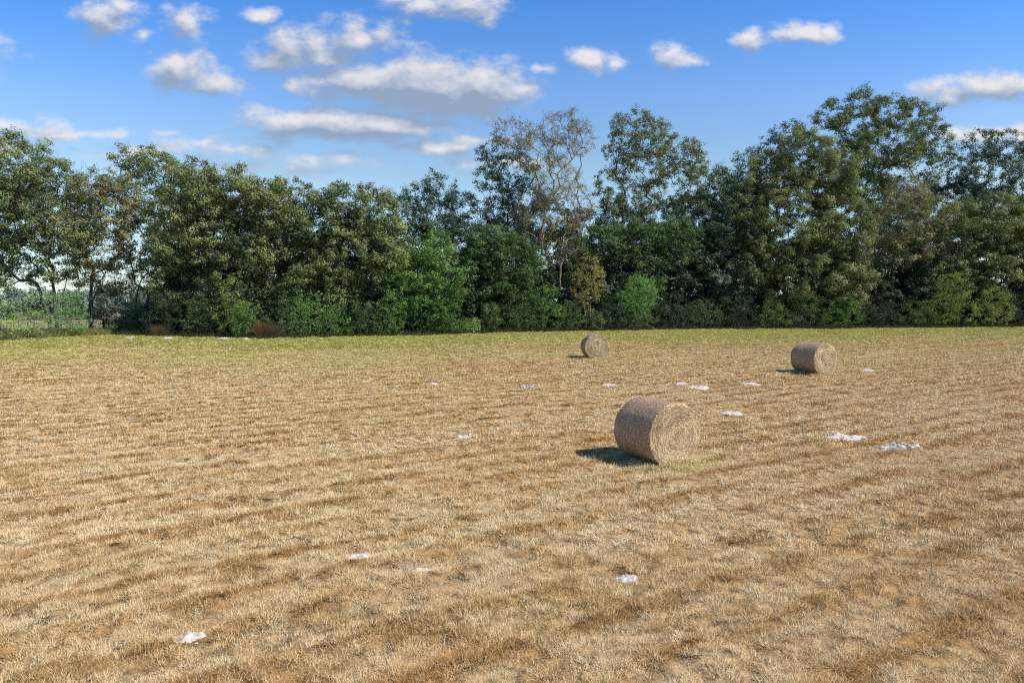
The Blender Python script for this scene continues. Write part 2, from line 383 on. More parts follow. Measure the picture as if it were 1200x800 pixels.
G_T = 'trees of the wood edge'
def E(px, off=0): return edgeY(px)+off
T = make_tree
T('oak_tree', 'tall spreading oak at the far left edge with sky showing under its limbs', 'tree', 66, E(60, 8),
  [(12,195,62,42),(-35,250,70,60),(55,225,42,38),(20,258,48,32),(62,268,34,28),(-10,300,30,30),(8,225,50,40),(30,290,26,20),(88,275,32,28),(0,322,20,22),(72,310,24,20),(40,318,14,14)], M['olive'], seed=1, stems=3, pad_r=.95, dens=.84, per=190, fork=.25, group=G_T)
T('oak_tree', 'oak with a brownish olive crown and dark forked trunk, second tree from the left', 'tree', 108, E(110, 5),
  [(108,222,30,26),(128,248,34,34),(98,258,26,30),(120,292,36,28),(140,225,24,26),(135,328,26,20),(98,322,18,18)], M['tan'], seed=2, stems=2, pad_r=.8, dens=.8, per=150, fork=.35, group=G_T, bare=.4)
T('oak_tree', 'slender light olive tree with thin leaning trunks beside the big round dark oak', 'tree', 158, E(165, 9),
  [(150,186,20,14),(172,192,28,20),(192,205,28,26),(165,235,34,34),(195,250,34,36),(165,285,32,30),(200,295,28,30),(178,325,22,24)], M['olive'], seed=3, stems=3, pad_r=.85, dens=.8, per=170, fork=.3, group=G_T)
T('oak_tree', 'big round dense oak with a crown reaching the ground, left part of the wood', 'tree', 236, E(236, 6),
  [(228,228,36,42),(262,232,48,38),(300,242,42,42),(218,285,42,48),(262,300,52,58),(305,315,38,58),(210,330,32,40)], M['oak'], seed=4, stems=2, pad_r=1.05, dens=1.12, fork=.2, group=G_T)
T('oak_tree', 'broad dark green oak whose low rounded top sits just right of the big round oak', 'tree', 335, E(335, 7),
  [(332,250,38,42),(365,258,36,38),(338,312,44,52),(375,330,30,44)], M['oak'], seed=5, stems=1, pad_r=1.0, dens=1.12, fork=.2, group=G_T)
T('oak_tree', 'olive brown dense oak in the left centre above bright green shrubs', 'tree', 418, E(418, 6),
  [(405,252,34,38),(438,256,34,36),(412,300,48,48),(452,300,34,44),(395,340,36,36)], M['olive'], seed=6, stems=2, pad_r=.95, dens=1.12, fork=.2, group=G_T)
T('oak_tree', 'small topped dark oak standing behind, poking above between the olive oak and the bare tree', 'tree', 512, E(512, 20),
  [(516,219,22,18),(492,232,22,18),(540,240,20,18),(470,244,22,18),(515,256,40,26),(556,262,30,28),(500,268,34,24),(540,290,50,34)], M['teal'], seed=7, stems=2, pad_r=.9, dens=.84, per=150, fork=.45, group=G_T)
T('bright_tree', 'bright green low tree with foliage to the ground, right of the olive brown oak', 'tree', 500, E(500, 3),
  [(508,290,24,24),(488,318,30,32),(520,335,26,34),(470,345,24,36),(500,355,38,34)], M['bright'], seed=8, stems=2, pad_r=.72, dens=.9, per=190, size=.12, fork=.15, group=G_T)
T('oak_tree', 'round dark tree with a green tip in front of the bare tree', 'tree', 570, E(570, 5),
  [(578,288,32,26),(560,320,30,36),(600,310,36,34),(590,345,40,34)], M['mid'], seed=9, stems=1, pad_r=.9, dens=1.12, fork=.2, group=G_T)
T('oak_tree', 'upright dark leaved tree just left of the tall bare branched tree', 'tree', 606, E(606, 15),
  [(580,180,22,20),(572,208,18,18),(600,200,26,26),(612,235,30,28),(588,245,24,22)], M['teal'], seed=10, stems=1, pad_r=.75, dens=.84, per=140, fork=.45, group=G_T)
T('sparse_tree', 'tall half bare tree with pale branches and sparse brownish leaves', 'tree', 652, E(652, 9),
  [(600,158,26,20),(655,150,26,22),(632,176,34,24),(678,160,18,26),(650,215,36,32),(622,245,26,28),(672,240,26,34),(655,280,32,28)], M['tan'], bark=PALE, seed=11, stems=2, pad_r=.8, dens=.60, per=72, size=.11, fork=.32, group=G_T, bare=.5, tip=.022, wob=.2)
T('oak_tree', 'tall open oak right of the bare tree with a dark trunk leaning right', 'tree', 706, E(706, 12),
  [(742,148,26,20),(762,160,28,24),(724,172,18,18),(795,180,28,22),(816,190,14,16),(752,200,34,26),(714,222,18,26),(790,218,34,24),(745,238,26,18)], M['oak'], seed=12, stems=2, pad_r=.85, dens=.8, per=165, fork=.45, group=G_T, stem_px=[(738,248),(764,235)])
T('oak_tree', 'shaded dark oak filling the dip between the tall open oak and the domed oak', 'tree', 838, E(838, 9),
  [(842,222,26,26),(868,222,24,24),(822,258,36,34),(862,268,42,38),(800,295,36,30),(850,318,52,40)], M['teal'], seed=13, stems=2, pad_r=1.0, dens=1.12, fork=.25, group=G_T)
T('oak_tree', 'huge domed olive green oak behind the right hand bale', 'tree', 925, E(925, 6),
  [(905,205,32,28),(940,188,38,34),(972,208,36,36),(888,245,40,36),(932,255,52,50),(985,262,38,48),(880,300,42,36),(935,322,58,46),(990,325,34,40)], M['oak'], seed=14, stems=2, pad_r=1.1, dens=1.1, per=250, fork=.2, group=G_T)
T('oak_tree', 'thin topped oak whose twiggy crown edges out at the left of the domed oak', 'tree', 890, E(890, 15),
  [(880,190,24,16),(905,178,26,18),(925,160,24,18)], M['teal'], seed=24, stems=1, pad_r=.8, dens=.8, per=120, fork=.5, group=G_T)
T('oak_tree', 'tallest oak of the wood rising behind on the right against the sky', 'tree', 1035, E(1035, 16),
  [(975,135,22,18),(1012,120,22,16),(1005,150,30,24),(1045,130,26,18),(1075,140,28,22),(1095,168,20,24),(1040,170,44,28),(1060,200,44,28),(1000,185,30,28),(1005,222,34,26),(1035,240,30,26)], M['oak'], seed=15, stems=2, pad_r=1.05, dens=.84, per=190, fork=.5, group=G_T)
T('sparse_tree', 'golden brown thinly leaved tree below the tallest oak', 'tree', 1052, E(1052, 8),
  [(1062,238,30,24),(1090,255,28,26),(1045,272,34,26),(1075,290,36,26),(1035,300,26,24)], M['tan'], bark=PALE, seed=16, stems=3, pad_r=.85, dens=.8, per=120, fork=.3, group=G_T, bare=.5)
T('oak_tree', 'open branched dark oak at the right edge with cloud behind it', 'tree', 1160, E(1160, 13),
  [(1150,168,22,18),(1180,172,26,20),(1128,198,24,20),(1165,205,36,24),(1205,205,26,30),(1135,232,26,22)], M['teal'], seed=17, stems=2, pad_r=.9, dens=.8, per=165, fork=.5, group=G_T)
T('oak_tree', 'low dense olive oak at the right edge of the picture', 'tree', 1150, E(1150, 6),
  [(1130,272,36,36),(1175,262,40,38),(1212,270,34,46),(1110,318,36,36),(1165,320,50,38),(1090,335,26,30),(1225,330,36,40)], M['olive'], seed=18, stems=2, pad_r=1.05, dens=1.1, fork=.2, group=G_T)
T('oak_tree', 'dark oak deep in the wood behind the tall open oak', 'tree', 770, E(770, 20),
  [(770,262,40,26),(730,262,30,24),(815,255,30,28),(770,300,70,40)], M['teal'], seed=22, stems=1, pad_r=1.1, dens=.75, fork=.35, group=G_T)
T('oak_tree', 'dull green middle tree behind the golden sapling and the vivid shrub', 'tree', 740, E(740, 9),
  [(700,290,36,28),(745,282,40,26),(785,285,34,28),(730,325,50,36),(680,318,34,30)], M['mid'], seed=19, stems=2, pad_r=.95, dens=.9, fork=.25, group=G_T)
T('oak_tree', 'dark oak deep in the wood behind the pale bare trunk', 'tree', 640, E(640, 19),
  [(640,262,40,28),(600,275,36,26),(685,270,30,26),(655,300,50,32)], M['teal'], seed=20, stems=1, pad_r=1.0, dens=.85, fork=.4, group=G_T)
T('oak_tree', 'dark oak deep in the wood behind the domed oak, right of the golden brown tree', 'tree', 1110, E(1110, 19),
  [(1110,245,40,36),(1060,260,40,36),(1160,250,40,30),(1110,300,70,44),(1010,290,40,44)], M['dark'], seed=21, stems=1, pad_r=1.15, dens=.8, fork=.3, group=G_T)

# ---------------------------------------------------------------- undergrowth mass behind the shrubs (uncountable)
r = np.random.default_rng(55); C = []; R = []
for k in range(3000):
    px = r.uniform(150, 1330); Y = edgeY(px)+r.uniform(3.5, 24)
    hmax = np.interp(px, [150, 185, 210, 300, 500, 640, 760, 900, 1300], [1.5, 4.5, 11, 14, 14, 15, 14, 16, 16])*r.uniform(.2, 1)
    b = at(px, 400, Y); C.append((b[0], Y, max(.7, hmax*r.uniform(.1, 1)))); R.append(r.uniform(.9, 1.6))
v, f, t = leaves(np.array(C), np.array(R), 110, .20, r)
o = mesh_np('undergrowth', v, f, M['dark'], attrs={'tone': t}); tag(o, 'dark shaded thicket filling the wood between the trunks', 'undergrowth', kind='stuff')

# ---------------------------------------------------------------- shrubs along the edge
def shrub(name, label, px, top, hw, key, seed, off=1.5, cat='shrub', pad=.5, dens=.9, per=120, size=.085, bot=None, group='shrubs along the edge of the wood', bark=BARK):
    Y = edgeY(px)+off; yb = 352+CAM_H*F/Y
    cy = (top+yb)/2; h = (yb-top)/2
    lob = [(px, top+h*.55, hw*.72, h*.55), (px-hw*.35, cy+h*.35, hw*.62, h*.62), (px+hw*.38, cy+h*.30, hw*.6, h*.6)]
    if bot: m_ = (top+bot)/2; q_ = (bot-top)/2; lob = [(px+hw*.1, top+q_*.55, hw*.62, q_*.55), (px-hw*.45, m_+q_*.15, hw*.6, q_*.62), (px+hw*.5, m_-q_*.05, hw*.5, q_*.6), (px+hw*.05, m_+q_*.5, hw*.7, q_*.5)]
    return make_tree(name, label, cat, px, Y, lob, M[key], pad_r=pad, dens=dens, per=per, size=size, stems=2, seed=seed, fork=.12 if not bot else .35, group=group, tip=.012, depth=.9, bark=bark, inner=.3)
S = [
 (10,346,22,'litegreen','pale green bush behind the wire fence at the left edge of the picture',-3),
 (42,340,20,'litegreen','pale green upright bush behind the fence with a gap of sky above it',-2),
 (80,338,26,'vivid','bright leafy young tree behind the fence under the far left oak',-1),
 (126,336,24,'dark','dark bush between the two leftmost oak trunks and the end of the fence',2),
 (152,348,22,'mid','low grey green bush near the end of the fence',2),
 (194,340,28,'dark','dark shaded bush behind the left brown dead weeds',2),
 (236,340,24,'mid','dark green bush at the foot of the big round oak',1),
 (270,322,22,'yellow','tall yellowish green bush against the big round oak',1.5),
 (288,352,18,'bright','small fresh green bush left of the pair of brown dead weeds',.5),
 (330,345,20,'mid','dark green bush just right of the pair of brown dead weeds',1.5),
 (358,338,22,'bright','tall bright green bush below the broad dark green oak',.8),
 (392,356,22,'bright','low bright green bush, first to the left of the olive brown oak foot',.2),
 (425,348,24,'mid','medium green bush in front of the olive brown oak',.5),
 (456,338,22,'bright','tall bright bush left of the bright green low tree',.5),
 (528,356,24,'bright','rounded bright bush at the right foot of the bright green low tree',0),
 (552,372,13,'litegreen','tiny pale shrub in a dark gap left of the centre',0),
 (574,352,15,'mid','narrow dull green shrub standing alone before a dark gap',.2),
 (604,340,24,'mid','dull green bush left of the pale bare trunk',.6),
 (638,334,26,'bright','wide leafy green bush at the foot of the pale bare tree',.5),
 (668,352,18,'mid','low green bush between the bare tree and the golden sapling',.4),
 (696,362,15,'mid','small low green bush hiding the stems of the golden sapling',0),
 (752,360,20,'mid','low dull bush hiding the foot of the vivid light green shrub',-.2),
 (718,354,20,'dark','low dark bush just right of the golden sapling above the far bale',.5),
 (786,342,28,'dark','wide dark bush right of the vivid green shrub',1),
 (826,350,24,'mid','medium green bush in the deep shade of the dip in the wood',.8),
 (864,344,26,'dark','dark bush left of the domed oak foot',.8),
 (906,350,26,'mid','bluish green bush under the domed oak, left of the right hand bale',.5),
 (948,342,26,'mid','green bush directly behind the right hand bale',.5),
 (988,346,24,'bright','brighter green bush just right of the right hand bale',.5),
 (1030,344,24,'dark','dark bush under the golden brown thinly leaved tree',.8),
 (1074,348,26,'mid','medium bush left of the yellow leaved shrubs',.8),
 (1118,318,30,'yellow','tall yellow green arching shrub near the right edge',1),
 (1166,336,24,'yellow','shorter yellow green shrub, rightmost of the two yellow ones',.4),
 (1200,350,24,'dark','dark bush cut by the right edge of the picture',.8),
]
for i, (px, top, hw, key, lab, off) in enumerate(S):
    shrub('shrub', lab, px, top, hw, key, 300+i, off=off, dens=.8 if key != 'litegreen' else .6, pad=.55 if hw > 18 else .4)
shrub('sapling', 'small golden leaved sapling on thin stems above the far bale', 690, 292, 22, 'gold', 400, off=2.0, bot=366, cat='small tree', dens=.55, per=70, bark=PALE)
shrub('shrub', 'vivid light green rounded shrub catching the sun right of the golden sapling', 747, 318, 25, 'vivid', 401, off=1.2, bot=374, dens=1.0)

# ---------------------------------------------------------------- dead brown weeds
def blades(P, r, nper, h, wd, lean=.45, sd=.08):
    """tufts of blades; P (n,3) bases -> verts (tri), blade->tuft index"""
    n = len(P)*nper; ii = np.repeat(np.arange(len(P)), nper)
    az = r.uniform(0, 2*pi, n); rad = np.abs(r.normal(0, 1, n))*sd[ii] if hasattr(sd, '__len__') else np.abs(r.normal(0, sd, n))
    hh = (h[ii] if hasattr(h, '__len__') else h)*r.uniform(.45, 1.2, n); ww = (wd[ii] if hasattr(wd, '__len__') else wd)*r.uniform(.6, 1.3, n)
    o = np.stack([np.cos(az), np.sin(az), np.zeros(n)], 1)
    b = P[ii]+o*rad[:, None]
    ln = np.abs(r.normal(0, lean, n))+.08
    tip = b+o*(hh*ln)[:, None]+r.normal(0, 1, (n, 3))*np.array([1, 1, 0])*(hh*.25)[:, None]+np.array([0, 0, 1.])*(hh/np.sqrt(1+ln*ln))[:, None]
    a2 = r.uniform(0, pi, n); s = np.stack([np.cos(a2), np.sin(a2), np.zeros(n)], 1)*(ww/2)[:, None]
    v = np.stack([b-s, b+s, tip], 1).reshape(-1, 3)
    return v, np.arange(n*3).reshape(-1, 3), ii
def vcol_mat(name, rough=.75, trans=.25, fine=None):
    m, t, out = new_mat(name)
    a = nd(t, 'ShaderNodeAttribute', attribute_name='col')
    p = nd(t, 'ShaderNodeBsdfPrincipled'); p.inputs['Roughness'].default_value = rough; p.inputs['Specular IOR Level'].default_value = .08
    if fine:
        ge = nd(t, 'ShaderNodeNewGeometry'); v1 = nd(t, 'ShaderNodeVectorMath', operation='SCALE'); v1.inputs['Scale'].default_value = fine; t.links.new(ge.outputs['Normal'], v1.inputs[0])
        v2 = nd(t, 'ShaderNodeVectorMath', operation='ADD'); v2.inputs[1].default_value = (0, 0, 1); t.links.new(v1.outputs[0], v2.inputs[0]); v3 = nd(t, 'ShaderNodeVectorMath', operation='NORMALIZE'); t.links.new(v2.outputs[0], v3.inputs[0]); t.links.new(v3.outputs[0], p.inputs['Normal'])
    t.links.new(a.outputs['Color'], p.inputs['Base Color'])
    tr = nd(t, 'ShaderNodeBsdfTranslucent'); t.links.new(a.outputs['Color'], tr.inputs[0])
    ms = nd(t, 'ShaderNodeMixShader'); ms.inputs[0].default_value = trans
    t.links.new(p.outputs[0], ms.inputs[1]); t.links.new(tr.outputs[0], ms.inputs[2]); t.links.new(ms.outputs[0], out.inputs[0]); return m
GM = vcol_mat('dry_straw'); GRASS = vcol_mat('dry_grass', .8, .10, .55)
def weed(px, h, wpx, lab, seed, col=(.14, .095, .055)):
    r = np.random.default_rng(seed); Y = edgeY(px)-.3; b = at(px, 400, Y); b[2] = 0
    n = 60; wm = wpx/F*Y
    P = np.stack([r.normal(0, wm*.4, n), r.normal(0, .4, n), np.zeros(n)], 1)
    v, f, ii = blades(P, r, 16, h, .035, .25, .1)
    c = np.repeat(np.array(col)*r.uniform(.5, 1.5, (len(f), 1))*np.array([1, r.uniform(.9, 1.1), 1]), 3, 0)
    o = mesh_np('dead_weed', v, f, GM, attrs={'col': c}); o.location = b
    tag(o, lab, 'dead weeds', 'brown dead weeds at the foot of the wood'); return o
weed(187, 1.2, 7, 'reddish brown dead weed clump alone near the end of the fence', 1)
weed(306, 1.7, 4.5, 'tall rusty dead weed clump, left of the pair under the broad oak', 2, (.17, .105, .05))
weed(323, 1.4, 5, 'greyer dead weed clump, right of the pair under the broad oak', 3, (.13, .095, .07))

# ---------------------------------------------------------------- fence
fp = [ground(-60, 393.5), ground(0, 391), ground(60, 389.3), ground(130, 386.8), ground(178, 386)]
froot = empty('wire_fence', tuple(fp[0]), 'old wire fence on dark wooden posts at the left end of the wood', 'fence')
fpts = np.array(fp); seg = np.r_[0, np.cumsum(np.linalg.norm(np.diff(fpts, axis=0), axis=1))]
def fat(s): return np.array([np.interp(s, seg, fpts[:, k]) for k in range(3)])
r = np.random.default_rng(9); s = 0; posts = []
while s < seg[-1]:
    posts.append(fat(s)); s += r.uniform(2.1, 2.9)
for k, p in enumerate(posts):
    big = k % 4 == 2; rad = .11 if big else .06; H = r.uniform(1.3, 1.45) if big else r.uniform(1.1, 1.3)
    sk = Skel(); a = sk.add(p-np.array(fp[0])-np.array([0, 0, .1]), -1, np.array([0, 0, 1.])); sk.curve(a, p-np.array(fp[0])+np.array([r.normal(0, .05), 0, H]), .4, r, .01)
    v, f = tubes(sk, tip=rad, scale=1.0, sides=8)
    top = np.arange(len(v)-8, len(v))[None, :] if rad > .04 else np.zeros((0, 8), int)
    mesh_np('post', v, [f, top], WOOD, froot, smooth=False)
for z in (.25, .55, .85, 1.12):
    sk = Skel(); last = -1
    for p in posts:
        last = sk.add(p-np.array(fp[0])+np.array([0, -.07, z+r.normal(0, .012)]), last, np.array([1., 0, 0]))
    v, f = tubes(sk, tip=.014, sides=4); mesh_np('wire', v, f, WOOD, froot)

# ---------------------------------------------------------------- distant wood beyond the left field
r = np.random.default_rng(77); C = []; R = []
for k in range(700):
    px = r.uniform(-420, 300); Y = r.uniform(128, 165); b = at(px, 400, Y)
    hh = 4.8+2.2*float(fbm(np.array([b[0]*.09]), np.array([3.3]), 5)[0])
    C.append((b[0], Y, hh*r.uniform(.12, 1))); R.append(r.uniform(1.0, 1.9))
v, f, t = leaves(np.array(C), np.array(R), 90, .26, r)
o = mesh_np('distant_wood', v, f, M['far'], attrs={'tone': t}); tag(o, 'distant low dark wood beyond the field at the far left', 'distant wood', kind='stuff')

# ---------------------------------------------------------------- the field
AZ = radians(58); UD = np.array([sin(AZ), cos(AZ)]); ND = np.array([-cos(AZ), sin(AZ)])
BALES = [ # centre of ground contact px,py ; axis azimuth ; diameter, length
 dict(c=ground(769, 538.5), az=radians(152), d=1.50, l=1.28),
 dict(c=ground(953, 436.4), az=radians(157), d=1.62, l=1.50),
 dict(c=ground(697, 419.2), az=radians(174), d=1.62, l=1.35)]
MOUNDS = [ # px, py, half width m, depth m, height, label
 (225,752,.20,.16,.035,'small broken patch of white sand in the bottom left of the field'),
 (422,656,.22,.13,.03,'thin elongated white sand patch left of centre in the foreground'),
 (494,673,.16,.12,.03,'small white sand patch just right of the elongated one in the foreground'),
 (733,680,.17,.12,.035,'small white sand mound in the foreground below the nearest bale'),
 (615,454,.36,.26,.07,'white sand mound left of centre, level with the row beyond the nearest bale'),
 (717,452,.33,.24,.06,'white sand mound just beyond and left of the nearest bale'),
 (798,450,.24,.22,.05,'smaller sand mound, left of the close pair beyond the nearest bale'),
 (818,455,.40,.28,.09,'larger sand mound, right of the close pair beyond the nearest bale'),
 (857,484,.36,.24,.09,'rounded white sand mound right of the nearest bale'),
 (880,451,.40,.20,.05,'flat wide streak of sand left below the right hand bale'),
 (987,512,.50,.20,.14,'long smooth white sand mound with dark tail, left of the speckled mound'),
 (1052,525,.52,.22,.14,'long white sand mound speckled with dark clods at the right'),
 (1018,434,.32,.20,.04,'faint sand streak right of the right hand bale'),
 (507,451,.20,.16,.04,'tiny pale sand spot in the middle left of the field'),
 (542,512,.20,.12,.02,'faint pale scraped sand spot left of the nearest bale'),
 (152,395.5,.55,.4,.05,'pale sand streak at the far edge of the field before the brown weeds'),
 (197,396.5,.35,.4,.05,'small pale sand spot at the far edge just right of the lone brown weeds'),
 (262,397,.5,.4,.05,'pale sand streak at the far edge left of the pair of brown weeds'),
 (288,397.5,.25,.3,.04,'tiny pale sand spot at the far edge beside the pair of brown weeds'),
]
def rows(u, v):
    """mowing rows: 1 on the dark swath edges, 0 between; broken up along their length"""
    ph = v/1.02+.30*(fbm(v*.6, u*.05, 13, 2)-.5)+.12*(vnoise(v*.9, u*.4, 14)-.5)
    r_ = (.5+.5*np.cos(2*pi*ph))**3.2
    ph2 = v/.51+.5*(vnoise(v*.8, u*.15, 15)-.5)
    r2 = (.5+.5*np.cos(2*pi*ph2))**2
    return 1.12*r_*sstep(.04, .42, vnoise(np.floor(ph+.5)*3.7, u*.16, 16))*(.45+.55*fbm(v*3, u*1.1, 18, 2))+.40*r2*vnoise(v*1.1, u*.25, 17)
def hfield(x, y):
    u = x*UD[0]+y*UD[1]; v = x*ND[0]+y*ND[1]
    v = v+.25*(vnoise(u*.05, v*.1, 40)-.5)*4
    st = fbm(v*1.25, u*.20, 3, 3)                # windrows
    return (st-.5)*.06+.035*rows(u, v)+(fbm(x*2.4, y*2.4, 9, 4)-.5)*.15+(vnoise(x*.12, y*.12, 4)-.5)*.12
def tone(x, y):
    """row tone 0 dark .. 1 pale, greenness 0..1, redness"""
    u = x*UD[0]+y*UD[1]; v = x*ND[0]+y*ND[1]
    v = v+.25*(vnoise(u*.05, v*.1, 40)-.5)*4
    st = fbm(v*1.25, u*.20, 3, 3); fine = fbm(x*2.6, y*2.6, 21, 4); big = fbm(x*.10, y*.10, 31, 3); v2 = fbm(v*.45, u*.04, 51, 2)
    rw = rows(u, v)
    tn = .90+(st-.5)*.6+(fine-.5)*2.1+(big-.5)*.25+(v2-.5)*.1-.78*rw
    e = y/edge_world(x, y)
    g = sstep(.42, .95, e+(big-.5)*.35+(v2-.5)*.25)**1.15
    g = g*(1-.6*sstep(.96, 1.0, e)*(x/np.maximum(y, 1) < -.35))
    gs = .10*sstep(.55, .75, fbm(x*.8, y*.8, 71, 3))+.16*sstep(.2, .5, e)
    for b in BALES:
        d = np.hypot(x-b['c'][0], y-b['c'][1]); g = np.maximum(g, .55*sstep(1.9, .7, d+(fine-.5)*1.2))
    g = np.clip(g+gs, 0, 1)
    red = np.clip(sstep(.50, .72, fbm(v*.9+9, u*.12, 61, 3))*.4+rw*.35, 0, 1)
    return np.clip(tn, 0, 1), g, red
PALEC = np.array([1.0, .81, .54]); MIDC = np.array([1.0, .67, .325]); DARKC = np.array([.38, .22, .085]); GREENC = np.array([.50, .50, .145]); REDC = np.array([.68, .34, .12])
def field_col(tn, g, red, jit):
    t = np.clip(tn+jit, 0, 1)[:, None]
    c = np.where(t < .5, DARKC+(MIDC-DARKC)*t*2, MIDC+(PALEC-MIDC)*(t-.5)*2)
    c = c*(1-.45*red[:, None])+REDC*.45*red[:, None]
    c = c*(1-g[:, None])+GREENC*(.65+.7*t)*g[:, None]
    return c
def spaced(vals): return np.concatenate(vals)
xs = np.unique(np.concatenate([np.arange(-90, 90.01, .3), -90-np.geomspace(1, 2400, 26), 90+np.geomspace(1, 2400, 26)]))
ys = np.unique(np.concatenate([[-300, -150, -80, -40, -20, -8], np.arange(-4, 102.01, .3), 102+np.geomspace(1, 2600, 30)]))
X, Yg = np.meshgrid(xs, ys); xf = X.ravel(); yf = Yg.ravel()
near = sstep(112, 100, yf)*sstep(100, 88, np.abs(xf))
Z = hfield(xf, yf)*near
tn, g, red = tone(xf, yf)
col = field_col(tn*.8+.06, g, red, 0)*np.array([.68, .60, .50])
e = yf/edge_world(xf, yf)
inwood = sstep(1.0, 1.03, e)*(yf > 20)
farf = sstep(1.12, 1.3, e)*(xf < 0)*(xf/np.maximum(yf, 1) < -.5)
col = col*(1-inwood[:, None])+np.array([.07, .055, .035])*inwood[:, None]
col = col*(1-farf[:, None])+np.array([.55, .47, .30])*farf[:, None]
nx, ny = len(xs), len(ys); ii = np.arange(nx*ny).reshape(ny, nx)
F4 = np.stack([ii[:-1, :-1].ravel(), ii[:-1, 1:].ravel(), ii[1:, 1:].ravel(), ii[1:, :-1].ravel()], 1)
m, t, out = new_mat('field_soil')
a = nd(t, 'ShaderNodeAttribute', attribute_name='col'); geo = nd(t, 'ShaderNodeNewGeometry')
n1 = nd(t, 'ShaderNodeTexNoise'); n1.inputs['Scale'].default_value = 30; n1.inputs['Detail'].default_value = 5; n1.inputs['Roughness'].default_value = .7; t.links.new(geo.outputs['Position'], n1.inputs['Vector'])
n2 = nd(t, 'ShaderNodeTexNoise'); n2.inputs['Scale'].default_value = 5; n2.inputs['Detail'].default_value = 5; t.links.new(geo.outputs['Position'], n2.inputs['Vector'])
k = mth(t, 'ADD', mth(t, 'MULTIPLY_ADD', n1.outputs['Fac'], 1.6, -.15), mth(t, 'MULTIPLY_ADD', n2.outputs['Fac'], 2.0, -1.08))
vm = nd(t, 'ShaderNodeVectorMath', operation='SCALE'); t.links.new(a.outputs['Color'], vm.inputs[0]); t.links.new(k, vm.inputs['Scale'])
p = nd(t, 'ShaderNodeBsdfPrincipled'); p.inputs['Roughness'].default_value = .95; p.inputs['Specular IOR Level'].default_value = .1; t.links.new(vm.outputs[0], p.inputs['Base Color'])
bp = nd(t, 'ShaderNodeBump'); bp.inputs['Strength'].default_value = .8; bp.inputs['Distance'].default_value = .04; t.links.new(n1.outputs['Fac'], bp.inputs['Height']); t.links.new(bp.outputs[0], p.inputs['Normal'])
t.links.new(p.outputs[0], out.inputs[0])
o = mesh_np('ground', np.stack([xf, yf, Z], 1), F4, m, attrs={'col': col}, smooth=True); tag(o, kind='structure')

# stubble grass: denser and finer near the camera
r = np.random.default_rng(4)
VV, CC = [], []
mpos = [(ground(q[0], q[1]), q[2], q[3]) for q in MOUNDS]
def stubble(y0, y1, dens, nper, h, wd, sd):
    n = int(dens*(.86*(y1**2-y0**2)+2*(y1-y0)))
    y = np.sqrt(r.uniform(y0**2, y1**2, n)); x = r.uniform(-1, 1, n)*(y*.86+1.5)
    e = y/edge_world(x, y); keep = e < 1.02+r.normal(0, .004, n)
    for b in BALES:
        ax = np.array([sin(b['az']), cos(b['az'])]); dx = x-b['c'][0]; dy = y-b['c'][1]
        al_ = dx*ax[0]+dy*ax[1]; pe = -dx*ax[1]+dy*ax[0]
        keep &= ~((np.abs(al_) < b['l']/2-.02) & (np.abs(pe) < .40))
    for c, a_, b_ in mpos:
        q = ((x-c[0])/(a_*.84))**2+((y-c[1])/(b_*.84))**2
        keep &= (q > 1+r.normal(0, .45, n)) | (r.uniform(0, 1, n) < .10)
    x, y = x[keep], y[keep]
    tn, g, red = tone(x, y)
    hole = fbm(x*5.5, y*5.5, 91, 3); thin = r.uniform(0, 1, len(x)) < .42+.9*sstep(.34, .52, hole)+g*.4
    x, y, tn, g, red = x[thin], y[thin], tn[thin], g[thin], red[thin]
    P = np.stack([x, y, hfield(x, y)-.01], 1)
    hh = h*(.70+.5*sstep(.4, .75, fbm(x*5.5, y*5.5, 91, 3))+.45*(1-tn)+.25*g)*r.uniform(.6, 1.3, len(x))
    v, f, ii = blades(P, r, nper, hh, wd, .95, sd)
    tj = r.normal(0, .34, len(x))[ii]+r.normal(0, .38, len(ii))+.14
    c = field_col(tn[ii], np.clip(g[ii]+r.normal(0, .16, len(ii)), 0, 1), red[ii], tj)
    c3 = np.repeat(c, 3, 0); bm = np.tile([.90, .90, 1.05], len(ii))[:, None]
    VV.append(v.astype(np.float32)); CC.append((c3*bm).astype(np.float32))
stubble(5.2, 10, 500, 16, .070, .0052, .028)
stubble(10, 17, 270, 14, .075, .0085, .035)
stubble(17, 30, 90, 12, .082, .014, .045)
stubble(30, 52, 30, 10, .095, .022, .06)
stubble(52, 104, 9, 9, .10, .035, .09)
